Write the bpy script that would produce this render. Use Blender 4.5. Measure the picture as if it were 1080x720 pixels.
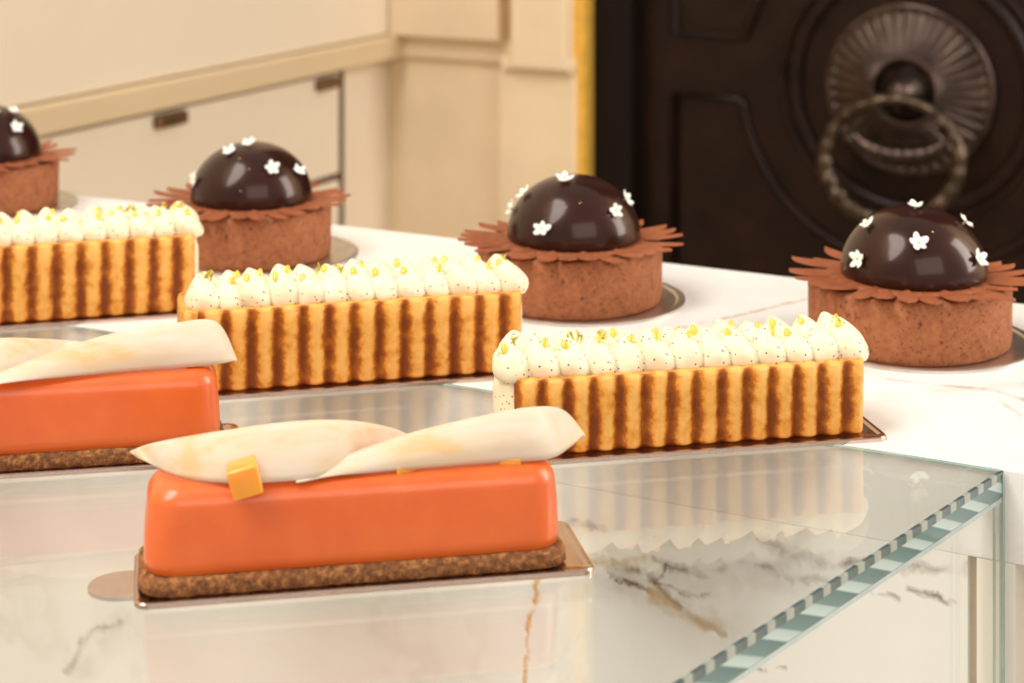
import bpy, bmesh, math, random
from mathutils import Vector, Matrix, noise as mnoise
for o in list(bpy.data.objects): bpy.data.objects.remove(o)
S = bpy.context.scene
COL = S.collection
pi, sin, cos, rad = math.pi, math.sin, math.cos, math.radians

# ------------------------------------------------------------------ camera
F, YH, H, Z0 = 2015.0, -193.0, 0.211, 1.0
cam = bpy.data.cameras.new('camera'); camo = bpy.data.objects.new('camera', cam); COL.objects.link(camo)
camo.location = (0, 0, Z0 + H); camo.rotation_euler = (pi/2, 0, 0)
cam.sensor_width = 36; cam.lens = F/1080*36; cam.shift_y = -(360-YH)/1080
cam.clip_start = 0.02; cam.clip_end = 50
cam.dof.use_dof = True; cam.dof.focus_distance = 0.62; cam.dof.aperture_fstop = 17
S.camera = camo
S.view_settings.view_transform = 'Standard'; S.view_settings.look = 'None'
S.view_settings.gamma = 1; S.view_settings.use_curve_mapping = False
S.view_settings.exposure = -0.12

# ------------------------------------------------------------------ light
w = bpy.data.worlds.new('world'); S.world = w; w.use_nodes = True
w.node_tree.nodes['Background'].inputs[0].default_value = (1.0, 0.945, 0.875, 1)
w.node_tree.nodes['Background'].inputs[1].default_value = 0.66
def area(name, loc, target, sx, sy, power, col):
    l = bpy.data.lights.new(name, 'AREA'); l.shape = 'RECTANGLE'; l.size = sx; l.size_y = sy
    l.energy = power; l.color = col
    o = bpy.data.objects.new(name, l); COL.objects.link(o); o.location = loc
    o.rotation_euler = (Vector(target)-Vector(loc)).to_track_quat('-Z', 'Y').to_euler()
    return o
wl = area('window_light', (-1.2, 0.35, 2.6), (0, 0.8, 1.0), 1.7, 2.0, 92, (1.0, 0.965, 0.91))
wl.data.shape = 'ELLIPSE'
area('shop_front_light', (0.7, -1.3, 2.1), (0, 0.9, 1.0), 1.8, 1.2, 14, (1.0, 0.93, 0.85))
area('side_window_light', (1.75, 0.85, 1.75), (-0.6, 1.6, 1.1), 0.6, 1.3, 27, (1.0, 0.95, 0.88))

# ------------------------------------------------------------------ maths
A = rad(27.2)
U = Vector((cos(A), -sin(A), 0)); N = Vector((sin(A), cos(A), 0))
CAM = Vector((0, 0, Z0+H))
def ray(px, py): return Vector(((px-540)/F, 1, -(py-YH)/F))
def P(px, py, z=0.0):
    r = ray(px, py); return CAM + r*((Z0+z-CAM.z)/r.z)
def room(p): return Vector((p.dot(U), p.dot(N), p.z))            # world -> room axes (along counter, away, up)
def Rn(px, py, n):                                                # room coords of a photo point on plane n
    r = ray(px, py); return room(CAM + r*(n/r.dot(N)))
def Ru(px, py, u):
    r = ray(px, py); return room(CAM + r*(u/r.dot(U)))

# ------------------------------------------------------------------ materials
class NT:
    def __init__(s, name):
        s.m = bpy.data.materials.new(name); s.m.use_nodes = True
        s.t = s.m.node_tree; s.b = s.t.nodes['Principled BSDF']; s.out = s.t.nodes['Material Output']
    def n(s, typ, **kw):
        nd = s.t.nodes.new(typ)
        for k, v in kw.items(): setattr(nd, k, v)
        return nd
    def put(s, sock, v):
        if v is None: return
        if hasattr(v, 'is_linked') or isinstance(v, bpy.types.NodeSocket): s.t.links.new(v, sock)
        else: sock.default_value = v
    def math(s, op, a, b=None, c=None, clamp=False):
        nd = s.n('ShaderNodeMath', operation=op, use_clamp=clamp)
        for i, v in enumerate((a, b, c)): s.put(nd.inputs[i], v)
        return nd.outputs[0]
    def vm(s, op, a, b=None, out=0):
        nd = s.n('ShaderNodeVectorMath', operation=op)
        s.put(nd.inputs[0], a)
        if b is not None: s.put(nd.inputs[3 if op == 'SCALE' else 1], b)
        return nd.outputs[out]
    def coord(s): return s.n('ShaderNodeTexCoord').outputs['Object']
    def noise(s, vec, scale, detail=3, rough=0.55, out=0):
        nd = s.n('ShaderNodeTexNoise'); s.put(nd.inputs['Vector'], vec)
        nd.inputs['Scale'].default_value = scale; nd.inputs['Detail'].default_value = detail; nd.inputs['Roughness'].default_value = rough
        return nd.outputs[out]
    def ramp(s, fac, stops):
        nd = s.n('ShaderNodeValToRGB'); s.put(nd.inputs[0], fac)
        e = nd.color_ramp.elements
        while len(e) < len(stops): e.new(0.5)
        for el, (p, c) in zip(e, stops):
            el.position = p; el.color = (*c, 1) if len(c) == 3 else c
        return nd.outputs[0]
    def mix(s, fac, a, b):
        nd = s.n('ShaderNodeMix', data_type='RGBA')
        s.put(nd.inputs[0], fac); s.put(nd.inputs[6], (*a, 1) if isinstance(a, tuple) and len(a) == 3 else a)
        s.put(nd.inputs[7], (*b, 1) if isinstance(b, tuple) and len(b) == 3 else b)
        return nd.outputs[2]
    def bump(s, h, strength, dist):
        nd = s.n('ShaderNodeBump'); nd.inputs['Strength'].default_value = strength; nd.inputs['Distance'].default_value = dist
        s.put(nd.inputs['Height'], h); s.t.links.new(nd.outputs[0], s.b.inputs['Normal']); return nd
    def set(s, **kw):
        names = dict(color='Base Color', rough='Roughness', metal='Metallic', coat='Coat Weight', coatr='Coat Roughness', sss='Subsurface Weight',
                     ssr='Subsurface Radius', sss_scale='Subsurface Scale', ior='IOR', spec='Specular IOR Level', trans='Transmission Weight', sheen='Sheen Weight', alpha='Alpha')
        for k, v in kw.items():
            if isinstance(v, tuple) and k == 'color' and len(v) == 3: v = (*v, 1)
            s.put(s.b.inputs[names[k]], v)
        return s.m

def mat_plain(name, col, rough=0.5, metal=0, nscale=60, var=0.12, bump=0.0, bscale=None, bdist=0.0005, **kw):
    t = NT(name); c = t.coord(); f = t.noise(c, nscale, 4)
    lo = tuple(x*(1-var) for x in col); hi = tuple(min(1, x*(1+var)) for x in col)
    t.set(color=t.ramp(f, [(0.3, lo), (0.7, hi)]), rough=rough, metal=metal, **kw)
    if bump: t.bump(t.noise(c, bscale or nscale, 5), bump, bdist)
    return t.m

def mat_glaze():
    t = NT('coral_glaze'); c = t.coord()
    f = t.noise(c, 45, 3)
    t.set(color=t.ramp(f, [(0.3, (0.72, 0.115, 0.014)), (0.7, (0.80, 0.155, 0.024))]), rough=0.34, coat=0.35, coatr=0.16, sss=0.3, ssr=(1.0, 0.35, 0.15), sss_scale=0.004, spec=0.5)
    nd = t.n('ShaderNodeTexVoronoi'); t.put(nd.inputs['Vector'], c); nd.inputs['Scale'].default_value = 150
    h = t.math('LESS_THAN', nd.outputs[0], 0.16)
    t.bump(t.math('ADD', t.math('MULTIPLY', h, -0.35), t.noise(c, 60, 2)), 0.18, 0.0006)
    return t.m
def mat_biscuit():
    t = NT('biscuit_crumb'); c = t.coord()
    f = t.noise(c, 420, 5, 0.7)
    t.set(color=t.ramp(f, [(0.32, (0.07, 0.02, 0.005)), (0.5, (0.23, 0.08, 0.018)), (0.68, (0.50, 0.22, 0.06))]), rough=0.8)
    t.bump(f, 0.9, 0.0012); return t.m
def mat_cocoa():
    t = NT('cocoa_crust'); c = t.coord()
    f = t.noise(c, 300, 5, 0.65); g = t.noise(c, 620, 4, 0.7)
    base = t.ramp(f, [(0.3, (0.27, 0.088, 0.034)), (0.7, (0.42, 0.152, 0.062))])
    pit = t.math('GREATER_THAN', g, 0.605)
    t.set(color=t.mix(t.math('MULTIPLY', pit, 0.75), base, (0.10, 0.025, 0.012)), rough=0.75, spec=0.3)
    t.bump(t.math('SUBTRACT', f, t.math('MULTIPLY', pit, 0.7)), 0.6, 0.0008); return t.m
def mat_pastry():
    t = NT('golden_pastry'); c = t.coord()
    at = t.n('ShaderNodeAttribute', attribute_name='bake_shade').outputs['Fac']
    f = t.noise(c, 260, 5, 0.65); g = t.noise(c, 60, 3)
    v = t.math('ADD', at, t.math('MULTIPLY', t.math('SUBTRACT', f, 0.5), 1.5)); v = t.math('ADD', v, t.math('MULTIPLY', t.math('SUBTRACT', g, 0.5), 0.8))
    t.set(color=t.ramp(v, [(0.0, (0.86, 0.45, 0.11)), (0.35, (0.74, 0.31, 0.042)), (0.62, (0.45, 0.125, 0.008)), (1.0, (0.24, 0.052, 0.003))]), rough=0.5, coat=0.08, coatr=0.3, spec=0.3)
    t.bump(f, 0.45, 0.0006); return t.m
def mat_cream():
    t = NT('vanilla_cream'); c = t.coord()
    vo = t.n('ShaderNodeTexVoronoi'); t.put(vo.inputs['Vector'], c); vo.inputs['Scale'].default_value = 560; 
    n2 = t.noise(c, 90, 2)
    sp = t.math('MULTIPLY', t.math('LESS_THAN', vo.outputs[0], 0.185), t.math('GREATER_THAN', n2, 0.46))
    t.set(color=t.mix(sp, (0.90, 0.80, 0.56), (0.16, 0.08, 0.03)), rough=0.42, sss=0.25, ssr=(1.0, 0.8, 0.5), sss_scale=0.003)
    t.bump(t.noise(c, 300, 2), 0.1, 0.0005); return t.m
def mat_dome():
    t = NT('dark_mirror_glaze'); c = t.coord()
    t.set(color=t.ramp(t.noise(c, 30, 2), [(0.3, (0.020, 0.005, 0.003)), (0.7, (0.028, 0.007, 0.0045))]), rough=0.30, coat=0.45, coatr=0.10, spec=0.2)
    t.b.inputs['Specular Tint'].default_value = (1.0, 0.6, 0.45, 1)
    return t.m
def mat_sheet():
    t = NT('white_chocolate_curl'); c = t.coord()
    mp = t.vm('MULTIPLY', c, (18, 60, 60)); f = t.noise(mp, 1.6, 4, 0.6)
    col = t.ramp(f, [(0.38, (0.84, 0.73, 0.60)), (0.54, (0.84, 0.67, 0.48)), (0.66, (0.84, 0.56, 0.29))])
    t.set(color=col, rough=0.5, spec=0.3, sss=0.2, ssr=(1, .7, .4), sss_scale=0.003)
    tr = t.n('ShaderNodeBsdfTranslucent'); t.put(tr.inputs[0], (0.95, 0.75, 0.5, 1))
    ms = t.n('ShaderNodeMixShader'); ms.inputs[0].default_value = 0.15
    t.t.links.new(t.b.outputs[0], ms.inputs[1]); t.t.links.new(tr.outputs[0], ms.inputs[2]); t.t.links.new(ms.outputs[0], t.out.inputs[0])
    return t.m
def mat_board(name, col, ro=0.2):
    t = NT(name); c = t.coord(); f = t.noise(c, 90, 3)
    t.set(color=t.ramp(f, [(0.3, tuple(x*.85 for x in col)), (0.7, col)]), rough=ro, metal=1.0)
    t.bump(f, 0.12, 0.0006); return t.m

# veins: list of (kind, half width, polyline in object space)
def mat_marble(name, base, veins, seed=0.0, warp=0.018, coat=0.0, fine=0.5):
    t = NT(name); c = t.coord()
    c2 = t.vm('ADD', c, (seed, seed*.7, seed*.3))
    nz = t.vm('SUBTRACT', t.noise(c2, 22, 5, 0.6, out=1), (0.5, 0.5, 0.5))
    nz2 = t.vm('SUBTRACT', t.noise(c2, 110, 4, 0.6, out=1), (0.5, 0.5, 0.5))
    p = t.vm('ADD', t.vm('ADD', c, t.vm('SCALE', nz, warp)), t.vm('SCALE', nz2, warp*0.45))
    col = t.mix(t.ramp(t.noise(c2, 7, 4, 0.6), [(0.45, (0, 0, 0)), (0.75, (1, 1, 1))]), base, tuple(x*y for x, y in zip(base, (0.86, 0.85, 0.83))))
    # fine network of faint veins
    nn = t.noise(c2, 5.5, 6, 0.6)
    ln = t.math('SUBTRACT', 1.0, t.math('MULTIPLY', t.math('ABSOLUTE', t.math('SUBTRACT', nn, 0.5)), 45.0), clamp=True)
    ln = t.math('MULTIPLY', t.math('MULTIPLY', ln, fine), t.ramp(t.noise(c2, 3, 2), [(0.45, (0, 0, 0)), (0.65, (1, 1, 1))]))
    col = t.mix(ln, col, (0.52, 0.44, 0.36))
    brk = t.noise(c2, 55, 4, 0.65)
    kinds = dict(brown=(0.20, 0.12, 0.06), grey=(0.36, 0.31, 0.27), gold=(0.72, 0.42, 0.14), tan=(0.62, 0.45, 0.28), cloud=(0.50, 0.44, 0.40))
    for kind, hw, pts in veins:
        dmin = None
        for a, b in zip(pts[:-1], pts[1:]):
            a = Vector(a); b = Vector(b); ab = b-a
            pa = t.vm('SUBTRACT', p, tuple(a))
            h = t.math('MULTIPLY', t.vm('DOT_PRODUCT', pa, tuple(ab), out=1), 1/max(ab.length_squared, 1e-9), clamp=True)
            d = t.vm('LENGTH', t.vm('SUBTRACT', pa, t.vm('SCALE', tuple(ab), h)), out=1)
            dmin = d if dmin is None else t.math('MINIMUM', dmin, d)
        m = t.math('SUBTRACT', 1.0, t.math('DIVIDE', dmin, hw), clamp=True)
        amp = {'cloud': 0.5, 'gold': 1.7}.get(kind, 1.15)
        m = t.math('MULTIPLY', m, t.math('MULTIPLY', t.math('SUBTRACT', brk, 0.28, clamp=True), 3.2*amp), clamp=True)
        col = t.mix(m, col, kinds[kind])
    t.set(color=col, rough=0.25, spec=0.5, coat=coat, coatr=0.08)
    return t.m

def mat_glass(name='clear_glass', k=0.85):
    t = NT(name)
    g = t.n('ShaderNodeNewGeometry')
    ior = t.math('ADD', 1.5, t.math('MULTIPLY', g.outputs['Backfacing'], -0.8333))
    fr = t.n('ShaderNodeFresnel'); t.put(fr.inputs[0], ior)
    tr = t.n('ShaderNodeBsdfTransparent'); tr.inputs[0].default_value = (0.985, 0.992, 0.986, 1)
    gl = t.n('ShaderNodeBsdfGlossy'); gl.inputs['Roughness'].default_value = 0.0
    t.put(gl.inputs[0], t.ramp(t.noise(t.coord(), 3, 1), [(0, (1, 1, 1)), (1, (0.98, 1, 0.99))]))
    ms = t.n('ShaderNodeMixShader'); t.put(ms.inputs[0], t.math('MULTIPLY', fr.outputs[0], k))
    t.t.links.new(tr.outputs[0], ms.inputs[1]); t.t.links.new(gl.outputs[0], ms.inputs[2]); t.t.links.new(ms.outputs[0], t.out.inputs[0])
    return t.m
def mat_clear(name, tint):
    t = NT(name); tr = t.n('ShaderNodeBsdfTransparent')
    t.put(tr.inputs[0], t.ramp(t.noise(t.coord(), 3, 1), [(0, tint), (1, tint)]))
    t.t.links.new(tr.outputs[0], t.out.inputs[0]); return t.m
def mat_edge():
    t = NT('glass_edge_painted_reflections'); uv = t.n('ShaderNodeUVMap').outputs[0]
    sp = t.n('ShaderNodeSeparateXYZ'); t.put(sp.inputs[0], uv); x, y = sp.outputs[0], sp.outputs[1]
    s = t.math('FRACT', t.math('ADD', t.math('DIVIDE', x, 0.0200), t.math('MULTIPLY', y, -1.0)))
    big = t.ramp(s, [(0.0, (0.08, 0.17, 0.17)), (0.5, (0.12, 0.23, 0.22)), (0.56, (0.42, 0.55, 0.53)), (0.9, (0.52, 0.64, 0.62)), (0.96, (0.08, 0.17, 0.17))])  # teal and pale bands: the edge's inner reflections painted as colour
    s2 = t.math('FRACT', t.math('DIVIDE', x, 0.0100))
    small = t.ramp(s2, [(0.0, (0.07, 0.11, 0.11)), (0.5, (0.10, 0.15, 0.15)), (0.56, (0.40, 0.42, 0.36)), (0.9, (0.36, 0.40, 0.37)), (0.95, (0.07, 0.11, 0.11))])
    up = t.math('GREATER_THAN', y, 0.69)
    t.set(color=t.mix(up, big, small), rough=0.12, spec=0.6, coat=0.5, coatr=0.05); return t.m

M = {}
M['glaze'] = mat_glaze(); M['biscuit'] = mat_biscuit(); M['cocoa'] = mat_cocoa(); M['pastry'] = mat_pastry(); M['cream'] = mat_cream()
M['dome'] = mat_dome(); M['sheet'] = mat_sheet()
M['rose'] = mat_board('rose_foil_board', (0.66, 0.50, 0.42)); M['silver'] = mat_board('silver_foil_board', (0.72, 0.66, 0.60), 0.38)
M['petal'] = mat_plain('chocolate_petal', (0.30, 0.088, 0.034), 0.5, nscale=200, var=0.16, bump=0.25, bdist=0.0004, spec=0.3)
M['gel'] = mat_plain('lemon_gel', (0.92, 0.58, 0.07), 0.15, coat=0.6, sss=0.4, sss_scale=0.002)
M['jelly'] = mat_plain('orange_jelly', (0.95, 0.36, 0.03), 0.2, coat=0.6, sss=0.5, ssr=(1, .5, .2), sss_scale=0.004)
M['white_petal'] = mat_plain('white_flower_petal', (0.93, 0.92, 0.84), 0.5, sss=0.2, sss_scale=0.001)
M['flower_centre'] = mat_plain('flower_centre', (0.55, 0.60, 0.12), 0.6)
M['herb'] = mat_plain('herb_sliver', (0.60, 0.50, 0.06), 0.4, nscale=900, var=0.5)
M['goldleaf'] = mat_plain('gold_leaf', (0.95, 0.55, 0.15), 0.25, metal=1.0)
M['cream_wall'] = mat_plain('cream_painted_panel', (0.80, 0.68, 0.52), 0.5, nscale=6, var=0.03)
M['beige_rail'] = mat_plain('beige_rail', (0.68, 0.52, 0.32), 0.45, nscale=6, var=0.04)
M['stone'] = mat_plain('cream_limestone', (0.80, 0.63, 0.42), 0.7, nscale=9, var=0.07, bump=0.15, bscale=60)
M['gap'] = mat_plain('dark_gap', (0.10, 0.055, 0.03), 0.8)
M['bronze'] = mat_plain('bronze_pull', (0.22, 0.13, 0.06), 0.35, metal=0.8)
M['brass'] = mat_plain('polished_brass', (0.85, 0.50, 0.08), 0.4, metal=0.35)
M['door'] = mat_plain('dark_carved_wood', (0.014, 0.0048, 0.0022), 0.34, nscale=25, var=0.4, bump=0.15, bscale=90, spec=0.22)
M['black'] = mat_plain('black_door_frame', (0.006, 0.003, 0.002), 0.5, spec=0.15)
M['iron'] = mat_plain('worn_bronze_knocker', (0.075, 0.05, 0.04), 0.26, nscale=40, var=0.5, metal=0.85, bump=0.3, bscale=120)
M['wornbrass'] = mat_plain('worn_brass_fittings', (0.085, 0.058, 0.038), 0.3, metal=0.85, nscale=60, var=0.6, bump=0.4, bscale=150)  # metal of the ring and its eye, mottled by noise
M['floor'] = mat_plain('pale_stone_floor', (0.48, 0.40, 0.30), 0.5, nscale=4)
M['glass'] = mat_glass(); M['glass_inner'] = mat_glass('ghost_reflection_glass', 0.5); M['glass_low'] = mat_clear('clear_glass_underside', (0.985, 0.992, 0.986)); M['edge'] = mat_edge()
M['bevel'] = mat_plain('ground_glass_bevel', (0.50, 0.57, 0.56), 0.3, spec=0.5)
M['greenglass'] = mat_plain('green_glass_edge', (0.36, 0.46, 0.41), 0.12, spec=0.6, coat=0.5)

# ------------------------------------------------------------------ object helpers
def link(name, bm, m, parent=None, smooth=True, loc=None, rotz=None):
    me = bpy.data.meshes.new(name); bmesh.ops.recalc_face_normals(bm, faces=bm.faces[:]); bm.to_mesh(me); bm.free()
    for mm in (m if isinstance(m, (list, tuple)) else [m]): me.materials.append(mm)
    if smooth: 
        me.polygons.foreach_set('use_smooth', [True]*len(me.polygons))
    o = bpy.data.objects.new(name, me); COL.objects.link(o)
    if parent: o.parent = parent
    if loc is not None: o.location = loc
    if rotz is not None: o.rotation_euler.z = rotz
    return o
def sharp(o, ang=35):
    me = o.data
    me.set_sharp_from_angle(angle=rad(ang)); return o
def tag(o, label, cat, group=None, kind=None):
    if kind: o['kind'] = kind
    if label: o['label'] = label
    if cat: o['category'] = cat
    if group: o['group'] = group
    return o
def thing(name, label, cat, loc, rotz=0, group=None):
    o = bpy.data.objects.new(name, None); COL.objects.link(o); o.location = loc; o.rotation_euler.z = rotz; o.empty_display_size = 0.01
    return tag(o, label, cat, group)
def box(bm, x0, x1, y0, y1, z0, z1, bev=0.0, seg=2):
    r = bmesh.ops.create_cube(bm, size=1)
    for v in r['verts']: v.co = Vector(((x0+x1)/2+v.co.x*(x1-x0), (y0+y1)/2+v.co.y*(y1-y0), (z0+z1)/2+v.co.z*(z1-z0)))
    if bev:
        es = list({e for v in r['verts'] for e in v.link_edges})
        bmesh.ops.bevel(bm, geom=es, offset=bev, segments=seg, profile=0.5, affect='EDGES')
    return r
def lathe(bm, prof, seg=48, fr=None, fz=None, cx=0, cy=0):
    rings = []
    for r, z in prof:
        if r <= 1e-7: rings.append([bm.verts.new((cx, cy, z))])
        else:
            rings.append([bm.verts.new((cx+r*cos(2*pi*i/seg)*(fr(2*pi*i/seg, z) if fr else 1), cy+r*sin(2*pi*i/seg)*(fr(2*pi*i/seg, z) if fr else 1), z)) for i in range(seg)])
    for a, b in zip(rings[:-1], rings[1:]):
        for i in range(seg):
            j = (i+1) % seg
            if len(a) == 1 and len(b) == 1: continue
            if len(a) == 1: bm.faces.new((a[0], b[i], b[j]))
            elif len(b) == 1: bm.faces.new((a[i], a[j], b[0]))
            else: bm.faces.new((a[i], a[j], b[j], b[i]))
    return rings
def tube(bm, pts, radii, seg=10, closed=False):
    rings = []; n = len(pts); up = Vector((0.13, 0.21, 0.97))
    for i, p in enumerate(pts):
        a = pts[(i-1) % n] if (closed or i > 0) else p; b = pts[(i+1) % n] if (closed or i < n-1) else p
        d = (b-a).normalized(); x = d.cross(up).normalized(); y = d.cross(x)
        r = radii[i] if isinstance(radii, (list, tuple)) else radii
        rings.append([bm.verts.new(p+(x*cos(2*pi*k/seg)+y*sin(2*pi*k/seg))*r) for k in range(seg)])
    m = n if closed else n-1
    for i in range(m):
        a, b = rings[i], rings[(i+1) % n]
        for k in range(seg): bm.faces.new((a[k], a[(k+1) % seg], b[(k+1) % seg], b[k]))
    if not closed: bm.faces.new(rings[0][::-1]); bm.faces.new(rings[-1])
def rrect(lx, ly, r, seg=8):
    pts = []
    for cx, cy, a0 in ((lx/2-r, ly/2-r, 0), (-lx/2+r, ly/2-r, pi/2), (-lx/2+r, -ly/2+r, pi), (lx/2-r, -ly/2+r, 3*pi/2)):
        for k in range(seg+1): a = a0+pi/2*k/seg; pts.append((cx+r*cos(a), cy+r*sin(a)))
    return pts
def loft(bm, loops, cap0=True, cap1=True):
    rings = [[bm.verts.new(p) for p in l] for l in loops]; n = len(rings[0])
    for a, b in zip(rings[:-1], rings[1:]):
        for i in range(n): bm.faces.new((a[i], a[(i+1) % n], b[(i+1) % n], b[i]))
    if cap0: bm.faces.new(rings[0][::-1])
    if cap1: bm.faces.new(rings[-1])
    return rings
def prism(bm, pts, a, b, axis='y'):
    """pts in (x,z) extruded in y (room depth) or (x,y) extruded in z"""
    f = (lambda p, q: (p[0], q, p[1])) if axis == 'y' else (lambda p, q: (p[0], p[1], q))
    return loft(bm, [[f(p, a) for p in pts], [f(p, b) for p in pts]])
RZ = -A      # room-aligned objects share this rotation about the world origin
def rlink(name, bm, m, parent=None, smooth=False):
    return link(name, bm, m, parent, smooth, rotz=None if parent else RZ)

# ================================================================== SETTING
bm = bmesh.new(); box(bm, -3, 3, -2, 3.2, -0.05, 0.0)
tag(rlink('floor', bm, M['floor']), None, None, kind='structure')

NW, UW = 1.891, -1.1316                # back wall plane, left wall plane (room axes)
ZL = Rn(470, 38, NW).z                 # underside of the projecting upper storey
# wall_back: stone, lower part and projecting upper part
ug = lambda px, n=NW: Rn(px, 100, n).x
bm = bmesh.new()
box(bm, UW, ug(600), NW, NW+0.12, 0, 2.7)
tag(rlink('wall_back', bm, M['stone']), None, None, kind='structure')
bm = bmesh.new()
box(bm, UW, ug(538), NW-0.028, NW, ZL, 2.7, 0.003)
prism(bm, [(UW, ZL-0.024), (ug(560), ZL-0.024), (ug(560), ZL), (UW, ZL)], NW-0.010, NW)
tag(rlink('trim_1', bm, M['stone']), None, None, kind='structure')
# pilaster beside the brass strip
bm = bmesh.new()
u0, u1 = ug(563), ug(600, NW-0.05)
box(bm, u0-0.026, u1, NW-0.035, NW, 0, ZL-0.028, 0.002)
box(bm, u0-0.004, u1-0.004, NW-0.05, NW-0.002, ZL-0.024, 2.7, 0.003)
box(bm, u0-0.020, u1, NW-0.044, NW, ZL-0.028, ZL-0.012, 0.004)
tag(rlink('trim_2', bm, M['stone']), None, None, kind='structure')
# wall_left : cream storey above the rail, cabinet run below
bm = bmesh.new(); box(bm, UW-0.12, UW, -1.0, NW+0.12, 0, 2.7)
tag(rlink('wall_left', bm, M['cream_wall']), None, None, kind='structure')
bm = bmesh.new(); box(bm, UW, UW+0.018, -0.5, NW-0.03, ZL+0.002, 2.7, 0.003)
tag(rlink('trim_3', bm, M['cream_wall']), None, None, kind='structure')
bm = bmesh.new(); box(bm, UW, UW+0.026, -0.5, NW-0.008, ZL-0.026, ZL+0.001, 0.003)
tag(rlink('trim_4', bm, M['beige_rail']), None, None, kind='structure')
# drawer unit set into the wall below the rail
UD = UW+0.016
n_end = Ru(358, 120, UD).y
zt = ZL-0.030
zs = Ru(345, 190, UD).z                # lower edge of the top drawer
unit = thing('drawer_unit', 'cream built-in drawer cabinet running along the left wall below the beige rail', 'cabinet', (0, 0, 0), RZ)
bm = bmesh.new(); box(bm, UW+0.0005, UW+0.008, 0.2, n_end+0.022, 0.02, zt+0.002); rlink('carcass', bm, M['gap'], unit)
nsplit = n_end-0.83
for (n0, n1) in ((nsplit+0.003, n_end), (0.2, nsplit-0.003)):
    for (z0, z1, hasp) in ((zs+0.004, zt, True), (zs-0.30, zs-0.004, False), (0.05, zs-0.308, False)):
        bm = bmesh.new(); box(bm, UW+0.008, UD, n0, n1, z0, z1, 0.0015)
        d = link('drawer', bm, M['cream_wall'], unit, False)
        if hasp and n0 > nsplit:
            for (px, py) in ((187, 113), (349, 62)):
                q = Ru(px, py, UD+0.012)
                bm = bmesh.new(); box(bm, UD-0.0004, UD+0.010, q.y-0.022 if px < 300 else q.y-0.014, min(q.y+0.022, n_end+0.006), zt-0.0135, zt-0.0008, 0.003, 3)
                link('pull', bm, M['bronze'], d, False)
# brass strip and door frame
ND = NW+0.02
bm = bmesh.new(); box(bm, ug(602, NW-0.03), ug(617.5, NW-0.03), NW-0.03, NW+0.1, 0, 2.7, 0.001)
tag(rlink('trim_5', bm, M['brass']), None, None, kind='structure')
bm = bmesh.new(); box(bm, ug(617.5, NW-0.01), ug(665, NW-0.01), NW-0.01, NW+0.1, 0, 2.7, 0.004)
tag(rlink('trim_6', bm, M['black']), None, None, kind='structure')
bm = bmesh.new(); box(bm, ug(617.5)+1.1, 2.6, NW-0.02, NW+0.12, 0, 2.7)
tag(rlink('wall_right', bm, M['stone']), None, None, kind='structure')

# door with carved panels
door = bpy.data.objects.new('door_1', None); COL.objects.link(door); door.rotation_euler.z = RZ; door['kind'] = 'structure'
dR = lambda px, py, n=ND: Rn(px, py, n)
rc = dR(955, 96, ND-0.02)              # rosette centre
bm = bmesh.new(); ud0 = dR(671, 100).x
box(bm, ud0, ug(617.5)+1.095, ND, ND+0.05, 0.01, 2.68, 0.003)
link('door_slab', bm, M['door'], door, False)
def ringpath(cx, cz, r, y, n=96): return [Vector((cx+r*cos(2*pi*i/n), y, cz+r*sin(2*pi*i/n))) for i in range(n)]
# curved moulding round the knocker
bm = bmesh.new()
tube(bm, ringpath(rc.x, rc.z, 0.122, ND), 0.008, 10, True)
tube(bm, ringpath(rc.x, rc.z, 0.136, ND), 0.004, 8, True)
link('ring_moulding', bm, M['door'], door)
# panels: lower left (with concave right side), upper left, mirrored on the right
pl0, pl1 = dR(712, 98), dR(763, 98)
zc = pl0.z; x0 = pl0.x; 
def arc(cx, cz, r, a0, a1, n=24): return [(cx+r*cos(a0+(a1-a0)*i/n), cz+r*sin(a0+(a1-a0)*i/n)) for i in range(n+1)]
RP = 0.182
def panel(mir, up):
    # outline in (x,z); carved side follows a circle about the rosette
    sx = -1 if mir else 1
    zz = (2*rc.z-zc) if up else zc
    dz = 1 if up else -1
    if up:
        q = dR(722, 34); zz = q.z
    a = math.asin(max(-1, min(1, (zz-rc.z)/RP)))
    xa = -math.sqrt(max(0, RP*RP-(zz-rc.z)**2))
    pts = [(x0-rc.x, zz+dz*0.6), (x0-rc.x, zz)]
    k = [(xa, zz)]
    for i in range(1, 25):
        z_ = zz+(dz*RP-(zz-rc.z))*i/24 if False else None
    aa0 = math.atan2(zz-rc.z, xa); aa1 = math.atan2(dz*RP, -0.001)
    if aa0*aa1 < 0: aa0 += 2*pi if aa0 < 0 else 0; aa1 += 2*pi if aa1 < 0 else 0
    for i in range(0, 25):
        t = aa0+(aa1-aa0)*i/24; pts.append((RP*cos(t), rc.z+RP*sin(t)))
    pts += [(0.0, rc.z+dz*RP), (0.0, zz+dz*0.6)]
    pts = [(rc.x+sx*p[0], p[1]) for p in pts]
    bm = bmesh.new()
    tube(bm, [Vector((p[0], ND-0.002, p[1])) for p in pts], 0.0055, 8, True)
    c = Vector((sum(p[0] for p in pts)/len(pts), sum(p[1] for p in pts)/len(pts)))
    link('panel_moulding', bm, M['door'], door)
for mir in (False, True):
    for up in (False, True): panel(mir, up)

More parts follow.
